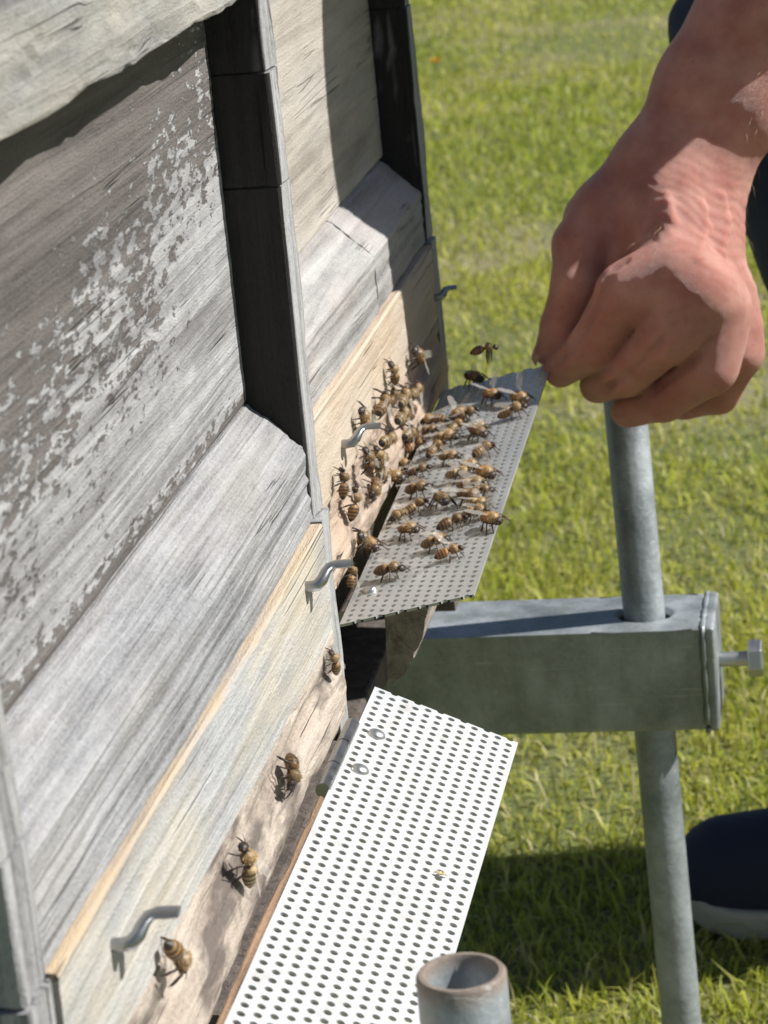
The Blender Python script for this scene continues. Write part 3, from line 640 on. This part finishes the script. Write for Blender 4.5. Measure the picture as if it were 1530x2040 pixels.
def hand_sd(P):
    d = None
    for k, ch in PALM.items():
        s = chain_sd(P, ch, .012); d = s if d is None else smin(d, s, .014)
    s = seg(P, PALM['arm1'][-1][0], ELB, .028, .042); d = smin(d, s, .016)
    s = seg(P, PALM['arm2'][-1][0], ELB, .029, .042); d = smin(d, s, .016)
    # tendons and knuckles on the back of the hand
    for a, b, ra, rb in TENDONS: d = smin(d, seg(P, a, b, ra, rb), .007)
    fs = [chain_sd(P, HAND[k], .0035) for k in HAND]
    for f_, k in zip(fs, (.006, .0034, .0034, .0034, .0034)):
        root_k = k; d = smin(d, f_, root_k*.6)
    for k in ('index', 'middle', 'ring', 'pinky'):        # blend the first phalanx into the knuckle
        d = smin(d, seg(P, HAND[k][0][0], tuple(.55*np.array(HAND[k][0][0])+.45*np.array(HAND[k][1][0])), HAND[k][0][1], HAND[k][1][1]-.001), .016)
    for pts, r in VEINS:
        for a, b in zip(pts[:-1], pts[1:]): d = smin(d, seg(P, a, b, r*.6, r*.6), .005)
    for pts, r in GROOVES:                               # skin folds between the fingers and at the knuckles
        for a, b in zip(pts[:-1], pts[1:]): d = -smin(-d, seg(P, a, b, r, r), .0028)
    ax_ = np.array(ELB)-np.array(PALM['b'][0][0]); ax_ /= np.linalg.norm(ax_)
    d = d + .0006; m = np.abs(d) < .007
    if m.any():
        Q = P[m]; q = Q-np.array(PALM['b'][0][0])
        sp = q@ax_+.0035*vn(Q*55., 8); wm = np.exp(-((sp+.010)/.024)**2)*np.clip((Q[:, 0]-.075)/.02, 0, 1)         # creases of the bent-back wrist
        d[m] += -.00018*vn(Q*80., 4) - .00012*vn(Q*300., 5) - wm*.00030*np.sin(sp*2*math.pi/.0048+1.5*vn(Q*120., 9))
    return d
hV, hF = nets(hand_sd, (.015, .335, .59), (.275, .535, .945), .0014)
def rest_sd(P):
    d = smin(seg(P, ELB, SHO, .045, .056), seg(P, (.45, .55, 1.22), (.55, .90, 1.26), .06, .06), .03)
    d = smin(d, seg(P, (.47, .70, 1.26), (.42, .64, 1.40), .058, .052), .03)                     # neck
    hd = smin(seg(P, (.43, .64, 1.50), (.37, .61, 1.45), .092, .075), seg(P, (.36, .60, 1.40), (.335, .59, 1.385), .055, .045), .03)
    hd = smin(hd, seg(P, (.318, .59, 1.46), (.285, .575, 1.425), .010, .015), .012)              # nose
    for sgn in (-1, 1):
        hd = smin(hd, seg(P, (.42, .63+sgn*.088, 1.46), (.42, .63+sgn*.096, 1.43), .016, .012), .008)   # ears
        e = seg(P, (.325, .597+sgn*.035, 1.475), (.32, .596+sgn*.035, 1.472), .014, .014); hd = np.maximum(hd, -(e-.001))  # eye sockets
    m = seg(P, (.288, .565, 1.385), (.288, .605, 1.385), .004, .004); hd = np.maximum(hd, -m)
    d = smin(d, hd, .02)
    d = smin(d, seg(P, (.58, .92, 1.25), (.49, 1.0, 1.00), .05, .042), .03); d = smin(d, seg(P, (.49, 1.0, 1.0), (.42, .92, .80), .040, .028), .02)
    for k in range(4): d = smin(d, smin(seg(P, (.42, .92, .80), (.37, .89+.022*k, .765), .024, .010), seg(P, (.37, .89+.022*k, .765), (.33, .88+.024*k, .735), .010, .008), .006), .006)
    return smin(d, seg(P, (.42, .91, .80), (.38, .865, .765), .018, .010), .008)
rV, rF = nets(rest_sd, (.16, .38, .70), (.68, 1.08, 1.64), .008)
bV = np.concatenate([hV, rV]); bF = np.concatenate([hF, rF+len(hV)])
mesh_obj('body', bV, bF, m_skin, person, smooth=True, base=PB)
# fine pale hairs on the forearm and wrist
hp = hV[(hV[:, 2] > .70)]; HVs = []; HFs = []; r3 = random.Random(3); arm_ax = np.array(ELB)-np.array(PALM['arm2'][0][0]); arm_ax /= np.linalg.norm(arm_ax)
for q in range(420):
    b_ = hp[r3.randrange(len(hp))]; t_ = min(1, max(0, (b_-np.array(PALM['arm2'][0][0]))@arm_ax/.25)); cen = np.array(PALM['arm2'][0][0])+arm_ax*t_*.25
    o_ = b_-cen; o_ -= arm_ax*(o_@arm_ax); o_ /= np.linalg.norm(o_)+1e-9
    if o_[0] < -.25: continue
    dr = o_*.55-arm_ax*.7+np.array([r3.uniform(-.5, .5), r3.uniform(-.5, .5), r3.uniform(-.5, .3)]); dr /= np.linalg.norm(dr); ln = r3.uniform(.005, .011); sd_ = np.cross(dr, o_); sd_ *= .00007/(np.linalg.norm(sd_)+1e-9)
    k0 = len(HVs); m_ = b_+dr*ln*.5+o_*.0008; e_ = b_+dr*ln-np.array([0, 0, .0012])
    HVs += [b_-sd_, b_+sd_, m_+sd_, m_-sd_, e_]; HFs += [(k0, k0+1, k0+2, k0+3), (k0+3, k0+2, k0+4)]
m_armhair = cloth('sandy_arm_hair', (.45, .30, .16), (.62, .46, .28)); ah = mesh_obj('arm_hair', HVs, HFs, m_armhair, person, base=PB); ah['kind'] = 'stuff'
# thumb nail
def nail(tip, prev, out, w, l):
    tip = np.array(tip); ax = tip-np.array(prev); ax /= np.linalg.norm(ax); out = np.array(out)-ax*(np.array(out)@ax); out /= np.linalg.norm(out); sd_ = np.cross(ax, out)
    V = []; F = []; n, m = 7, 7
    for i in range(n):
        for j in range(m):
            a = (j/(m-1)-.5)*2.0; u = i/(n-1); hw = w*(1-.25*(u > .8)*(u-.8)/.2)
            V.append(tip+ax*(u*l-.35*l)+sd_*math.sin(a)*hw+out*(math.cos(a)*hw*.9+.0006*math.sin(u*3.1)))
    for i in range(n-1):
        for j in range(m-1): F.append((i*m+j, i*m+j+1, (i+1)*m+j+1, (i+1)*m+j))
    return mesh_obj('fingernail', V, F, m_nail, person, smooth=True, base=PB)
nail(HAND['thumb'][-1][0], HAND['thumb'][-2][0], (-.55, -.35, .75), .0070, .012)
# clothes
def fold(P, a, f): return a*vn(P*f, 31)
def shirt_sd(P):
    e = np.array(ELB)+(np.array(SHO)-np.array(ELB))*.10
    d = seg(P, e, SHO, .060, .068)
    t = seg(P, (.53, .93, 1.02), (.51, .82, 1.18), .128, .125); t = smin(t, seg(P, (.44, .58, 1.23), (.56, .92, 1.27), .070, .075), .06)
    t = smin(t, seg(P, (.45, .63, 1.10), (.50, .82, 1.10), .085, .11), .04); d = smin(d, t, .04); d = smin(d, seg(P, (.58, .92, 1.25), (.50, 1.0, 1.02), .066, .058), .04)
    return np.maximum(d - fold(P, .007, 22.), -seg(P, (.47, .68, 1.28), (.40, .62, 1.44), .062, .075))
V, F = nets(shirt_sd, (.16, .38, .66), (.80, 1.10, 1.36), .0065); mesh_obj('shirt', V, F, m_shirt, person, smooth=True, base=PB)
def trouser_sd(P):
    d = None
    for hip, knee, ank in (((.50, .90, .95), (.163, .805, .735), (.300, .825, .235)), ((.54, .99, .95), (.42, .95, .68), (.62, 1.0, .235))):
        a = smin(seg(P, hip, knee, .105, .076), seg(P, knee, ank, .074, .058), .03); d = a if d is None else smin(d, a, .03)
    d = smin(d, seg(P, (.52, .91, .98), (.55, .98, .98), .12, .12), .05)
    return d - fold(P, .006, 26.)
V, F = nets(trouser_sd, (.05, .66, .17), (.80, 1.18, 1.13), .0065); mesh_obj('trousers', V, F, m_jeans, person, smooth=True, base=PB)
V, F = nets(lambda P: smin(seg(P, (.455, .65, 1.515), (.44, .645, 1.49), .088, .092), seg(P, (.40, .63, 1.545), (.37, .62, 1.53), .05, .03), .02)-fold(P, .006, 60.), (.30, .50, 1.36), (.58, .78, 1.66), .006); mesh_obj('hair', V, F, m_hair, person, smooth=True, base=PB)
def shoe(x, y):
    def upper(P):
        q = P-np.array([x, y, GZ], np.float32); q = q.copy()
        d = seg(q, (.042, 0, .034), (.13, .002, .042), .041, .044)
        d = smin(d, seg(q, (.13, .002, .045), (.22, 0, .060), .043, .042), .03); d = smin(d, seg(q, (.20, 0, .07), (.235, 0, .105), .044, .045), .03)
        d = smin(d, seg(q, (.225, 0, .03), (.255, 0, .04), .036, .034), .03)
        return np.maximum(d, .020-q[..., 2])
    def sole(P):
        q = P-np.array([x, y, GZ], np.float32); z = q[..., 2]; q = q.copy(); q[..., 2] = 0
        d = smin(seg(q, (.050, 0, 0), (.13, .002, 0), .046, .048), smin(seg(q, (.13, .002, 0), (.20, 0, 0), .044, .040), seg(q, (.2, 0, 0), (.255, 0, 0), .040, .038), .03), .03)
        spring = .014*np.clip((.07-q[..., 0])/.07, 0, 1)**2
        return np.maximum(d, np.abs(z-.012-spring)-.011)
    V, F = nets(upper, (x-.03, y-.08, GZ-.01), (x+.33, y+.08, GZ+.19), .0035); o = mesh_obj('shoe', V, F, m_shoe, person, smooth=True, base=PB)
    V, F = nets(sole, (x-.03, y-.08, GZ-.01), (x+.33, y+.08, GZ+.06), .0035); mesh_obj('sole', V, F, m_sole, o, smooth=True, base=PB)
shoe(.045, .822); shoe(.345, .99)

# ------------------------------------------------------------------ bees
def bee_mats():
    out = []
    for nm, am, dk, th in (('golden_bee', (.33, .19, .075), (.028, .018, .011), (.30, .20, .095)), ('dark_bee', (.22, .12, .045), (.018, .012, .009), (.20, .13, .06)), ('orange_bee', (.40, .19, .05), (.035, .018, .01), (.33, .21, .09)), ('banded_bee', (.42, .30, .14), (.02, .013, .009), (.33, .22, .10))):
        t = NT(nm); x, y, z = t.sep(t.coord())
        f = t.n('ShaderNodeMapRange', {0: x, 1: -.0075, 2: .0055, 3: 0., 4: 1.}).outputs[0]
        s = [(0., dk), (.10, dk), (.14, am), (.18, dk), (.235, am), (.275, dk), (.33, am), (.37, dk), (.42, am), (.48, am), (.51, dk), (.55, th), (.78, th), (.81, dk), (1., dk)]
        t.put(t.b.inputs['Base Color'], t.ramp(f, s)); t.b.inputs['Roughness'].default_value = .45
        t.put(t.b.inputs['Normal'], t.bump(t.noise(t.coord((1600, 1600, 1600)), 1, 3), .5, .0004)); 
        h = NT(nm+'_fuzz'); h.b.inputs['Base Color'].default_value = tuple(c*1.5 for c in th)+(1,); h.b.inputs['Roughness'].default_value = .7
        l = NT(nm+'_leg'); l.b.inputs['Base Color'].default_value = (dk[0]*1.6, dk[1]*1.4, dk[2]*1.2, 1); l.b.inputs['Roughness'].default_value = .4
        out.append((t.m, h.m, l.m))
    t = NT('bee_wing'); v = t.n('ShaderNodeTexVoronoi', {'Vector': t.coord((520, 900, 500))}, feature='DISTANCE_TO_EDGE').outputs[0]
    vein = t.ramp(v, [(0., 1.), (.06, 0.)]); t.put(t.b.inputs['Base Color'], t.mix(vein, (.80, .76, .68), (.16, .10, .05))); t.b.inputs['Roughness'].default_value = .22
    t.put(t.b.inputs['Alpha'], t.math('ADD', t.math('MULTIPLY', vein, .45), .27)); t.b.inputs['Specular IOR Level'].default_value = .7
    return out, t.m
BM, m_wing = bee_mats()
PROF = [(-7.2, .12, -.6), (-6.9, .55, -.55), (-6.2, 1.2, -.45), (-5.2, 1.75, -.3), (-4.2, 2.05, -.15), (-3.2, 2.12, 0), (-2.2, 1.95, .1), (-1.4, 1.5, .15), (-.9, .8, .15), (-.6, .6, .2), (-.3, .95, .3), (.3, 1.7, .4), (1.1, 2.05, .45), (1.9, 1.95, .4), (2.6, 1.45, .25), (2.95, .75, .05), (3.2, .65, -.05), (3.45, 1.2, -.2), (4.0, 1.55, -.35), (4.6, 1.4, -.55), (5.0, .8, -.8), (5.2, .15, -.95)]
def bee_body(kind, dangling, r_):
    V = []; F = []; mi = []; n = 14; zc = 3.3
    for x, r, dz in PROF:
        k = 1.0 if x < 3 else .85
        for a in range(n):
            t = 2*math.pi*a/n; V.append((x, r*1.0*math.cos(t)*(1.08 if x > 3.3 else 1), zc+dz+r*k*math.sin(t)*.92))
    for i in range(len(PROF)-1):
        for a in range(n): F.append((i*n+a, i*n+(a+1) % n, (i+1)*n+(a+1) % n, (i+1)*n+a)); mi.append(0)
    for s in (-1, 1):       # legs
        for k, (bx_, fx, fy, kz) in enumerate(((2.2, 4.2, 3.6, 2.9), (1.2, 1.2, 5.0, 3.4), (.3, -3.2, 4.6, 3.6))):
            fx += r_.uniform(-.6, .6); fy += r_.uniform(-.5, .5)
            if dangling: p = [(bx_, s*1.0, 2.4), (bx_-.3, s*1.6, 1.2), (bx_-.8, s*1.5, -1.2), (bx_-1.2, s*1.2, -3.0-k*.4)]
            else: p = [(bx_, s*1.2, 2.3), (bx_+(fx-bx_)*.4, s*(1.2+(fy-1.2)*.45), kz), (bx_+(fx-bx_)*.8, s*(1.2+(fy-1.2)*.85), 1.1), (fx, s*fy, .1)]
            rad = [.26, .30, .22 if k < 2 else .36, .10]
            v, f = tube_geo(p, rad, 5, v0=len(V)); V += [tuple(q) for q in v]; F += f; mi += [2]*len(f)
        p = [(4.6, s*.4, 2.9), (5.3, s*.9, 3.3), (6.6, s*1.6, 2.6)]; v, f = tube_geo(p, [.12, .11, .09], 4, v0=len(V)); V += [tuple(q) for q in v]; F += f; mi += [2]*len(f)
        b0 = len(V)      # eye
        for i in range(5):
            for a in range(6):
                ph = math.pi*(i/4); t = 2*math.pi*a/6; V.append((4.15+.5*math.sin(ph)*math.cos(t), s*1.35+.35*math.sin(ph)*math.sin(t), 2.9+.85*math.cos(ph)))
        for i in range(4):
            for a in range(6): F.append((b0+i*6+a, b0+i*6+(a+1) % 6, b0+(i+1)*6+(a+1) % 6, b0+(i+1)*6+a)); mi.append(2)
    for q in range(460):    # fuzz
        if q < 330: x = r_.uniform(-.3, 2.8)
        elif q < 400: x = r_.uniform(3.4, 4.7)
        else: x = r_.uniform(-5.5, -1.3)
        i = max(k for k in range(len(PROF)-1) if PROF[k][0] <= x); u = (x-PROF[i][0])/(PROF[i+1][0]-PROF[i][0])
        r = PROF[i][1]*(1-u)+PROF[i+1][1]*u; dz = PROF[i][2]*(1-u)+PROF[i+1][2]*u
        t = r_.uniform(0, 2*math.pi); nr = np.array([r_.uniform(-.5, .3), math.cos(t), math.sin(t)*.92]); b_ = np.array([x, r*math.cos(t), zc+dz+r*math.sin(t)*.92]); ln = r_.uniform(.35, .8)*(1 if q < 330 else .6)
        sd_ = np.array([r_.uniform(-1, 1), -math.sin(t), math.cos(t)]); sd_ *= .075/np.linalg.norm(sd_); b0 = len(V)
        V += [tuple(b_-sd_), tuple(b_+sd_), tuple(b_+nr*ln)]; F.append((b0, b0+1, b0+2)); mi.append(1)
    me = bpy.data.meshes.new('body'); me.from_pydata([(a*.001, b*.001, c*.001) for a, b, c in V], [], F)
    for m in BM[kind]: me.materials.append(m)
    me.polygons.foreach_set('material_index', np.array(mi, np.int32)); me.polygons.foreach_set('use_smooth', [True]*len(F)); me.update(); return me
def wing_mesh(side, spread, lift, curl=.4):
    out = [(0, 0), (1.5, .55), (4, 1.25), (6.5, 1.75), (8.4, 1.7), (9.3, 1.0), (9.2, .1), (8, -.75), (6.3, -1.15), (6.0, -1.0), (5.6, -1.7), (4.2, -1.9), (2.5, -1.3), (1, -.5)]
    a, e = math.radians(spread), math.radians(lift); V = []
    for s_, w in [(4.5, -.1)]+out:
        s_ *= .92; w *= .95
        x = -s_*math.cos(a)*math.cos(e)+w*math.sin(a); y = s_*math.sin(a)*math.cos(e)+w*math.cos(a); z = s_*math.sin(e)+.12*math.sin(s_*1.1)+w*.25*math.sin(e+.6)
        V.append(((1.1+x)*.001, side*(1.0+y)*.001, (5.15+z)*.001))
    F = [(0, k, k % len(out)+1) for k in range(1, len(out)+1)]
    me = bpy.data.meshes.new('wing'); me.from_pydata(V, [], F); me.materials.append(m_wing); me.polygons.foreach_set('use_smooth', [True]*len(F)); me.update(); return me
# variants: 0 golden folded, 1 dark folded, 2 orange raised wings, 3 banded half open, 4 flying
r7 = random.Random(5)
VAR = {0: (bee_body(0, False, r7), wing_mesh(1, 14, 6), wing_mesh(-1, 14, 6)), 1: (bee_body(1, False, r7), wing_mesh(1, 20, 4), wing_mesh(-1, 12, 8)),
       2: (bee_body(2, False, r7), wing_mesh(1, 34, 40), wing_mesh(-1, 26, 26)), 3: (bee_body(3, False, r7), wing_mesh(1, 22, 8), wing_mesh(-1, 18, 9)),
       4: (bee_body(1, True, r7), wing_mesh(1, 70, 30), wing_mesh(-1, 70, 30))}
for c_, f_, n_, s_, var, label in BEES:
    f_ = Vector(f_).normalized(); n_ = Vector(n_); n_ = (n_-f_*n_.dot(f_)).normalized(); y_ = n_.cross(f_)
    e = empty('honey_bee', (0, 0, 0)); m = Matrix.Identity(4)
    for i in range(3): m[i][0] = f_[i]*s_; m[i][1] = y_[i]*s_; m[i][2] = n_[i]*s_; m[i][3] = c_[i]
    if var != 4: m = m @ Matrix.Rotation(r7.uniform(-.2, .2), 4, 'X') @ Matrix.Rotation(r7.uniform(-.16, .10), 4, 'Y') @ Matrix.Scale(r7.uniform(.92, 1.07), 4)
    e.matrix_world = m; e.empty_display_size = .004
    tag(e, label, 'bee', 'honey bees at the hive entrance')
    for nm, me in zip(('body', 'wing', 'wing'), VAR[var]):
        o = bpy.data.objects.new(nm, me); COL.objects.link(o); o.parent = e

# ------------------------------------------------------------------ small things
def dandelion(x, y, label):
    e = empty('dandelion', (x, y, GZ)); tag(e, label, 'flower', 'dandelions in the lawn')
    t = bpy.data.materials.get('dandelion_yellow')
    if not t:
        q = NT('dandelion_yellow'); q.b.inputs['Base Color'].default_value = (.75, .50, .015, 1); t = q.m
        q = NT('dandelion_stem'); q.b.inputs['Base Color'].default_value = (.16, .22, .05, 1)
    v, f = tube_geo([(0, 0, 0), (.004, .002, .03), (.006, 0, .055)], [.0018, .0016, .0015], 6); mesh_obj('stem', v, f, bpy.data.materials['dandelion_stem'], e)
    V = []; F = []
    for k in range(70):
        a = k*2.4; r = .016*math.sqrt((k+8)/78); z = .060+.006*(1-r/.016); b = len(V); c_, s_ = math.cos(a), math.sin(a); w = .0022
        V += [(.006+c_*r*.25-s_*w*.4, s_*r*.25+c_*w*.4, .055), (.006+c_*r*.25+s_*w*.4, s_*r*.25-c_*w*.4, .055), (.006+c_*r+s_*w, s_*r-c_*w, z), (.006+c_*r-s_*w, s_*r+c_*w, z)]; F.append((b, b+1, b+2, b+3))
    mesh_obj('petals', V, F, t, e)
dandelion(-0.699, 4.767, 'yellow dandelion in the lawn beside the top of the far hive')

# a dry husk left on the near flap
hk = empty('husk', (0.05297, -0.12189, 0.60591)); hk.rotation_euler = (0, .43, .6); tag(hk, 'tiny straw coloured husk lying on the near perforated flap', 'husk')
q = NT('straw_husk'); q.b.inputs['Base Color'].default_value = (.50, .40, .20, 1)
for k, (a, l_) in enumerate(((0., .0030), (1.2, .0024), (2.4, .0026))):
    c_, s_ = math.cos(a), math.sin(a); v, f = tube_geo([(0, 0, .0006), (c_*l_*.5, s_*l_*.5, .0012), (c_*l_, s_*l_, .0005)], None, 6, [(.0003, .0002), (.0008, .0004), (.0001, .0001)])
    mesh_obj('scale', v, f, q.m, hk, smooth=True)
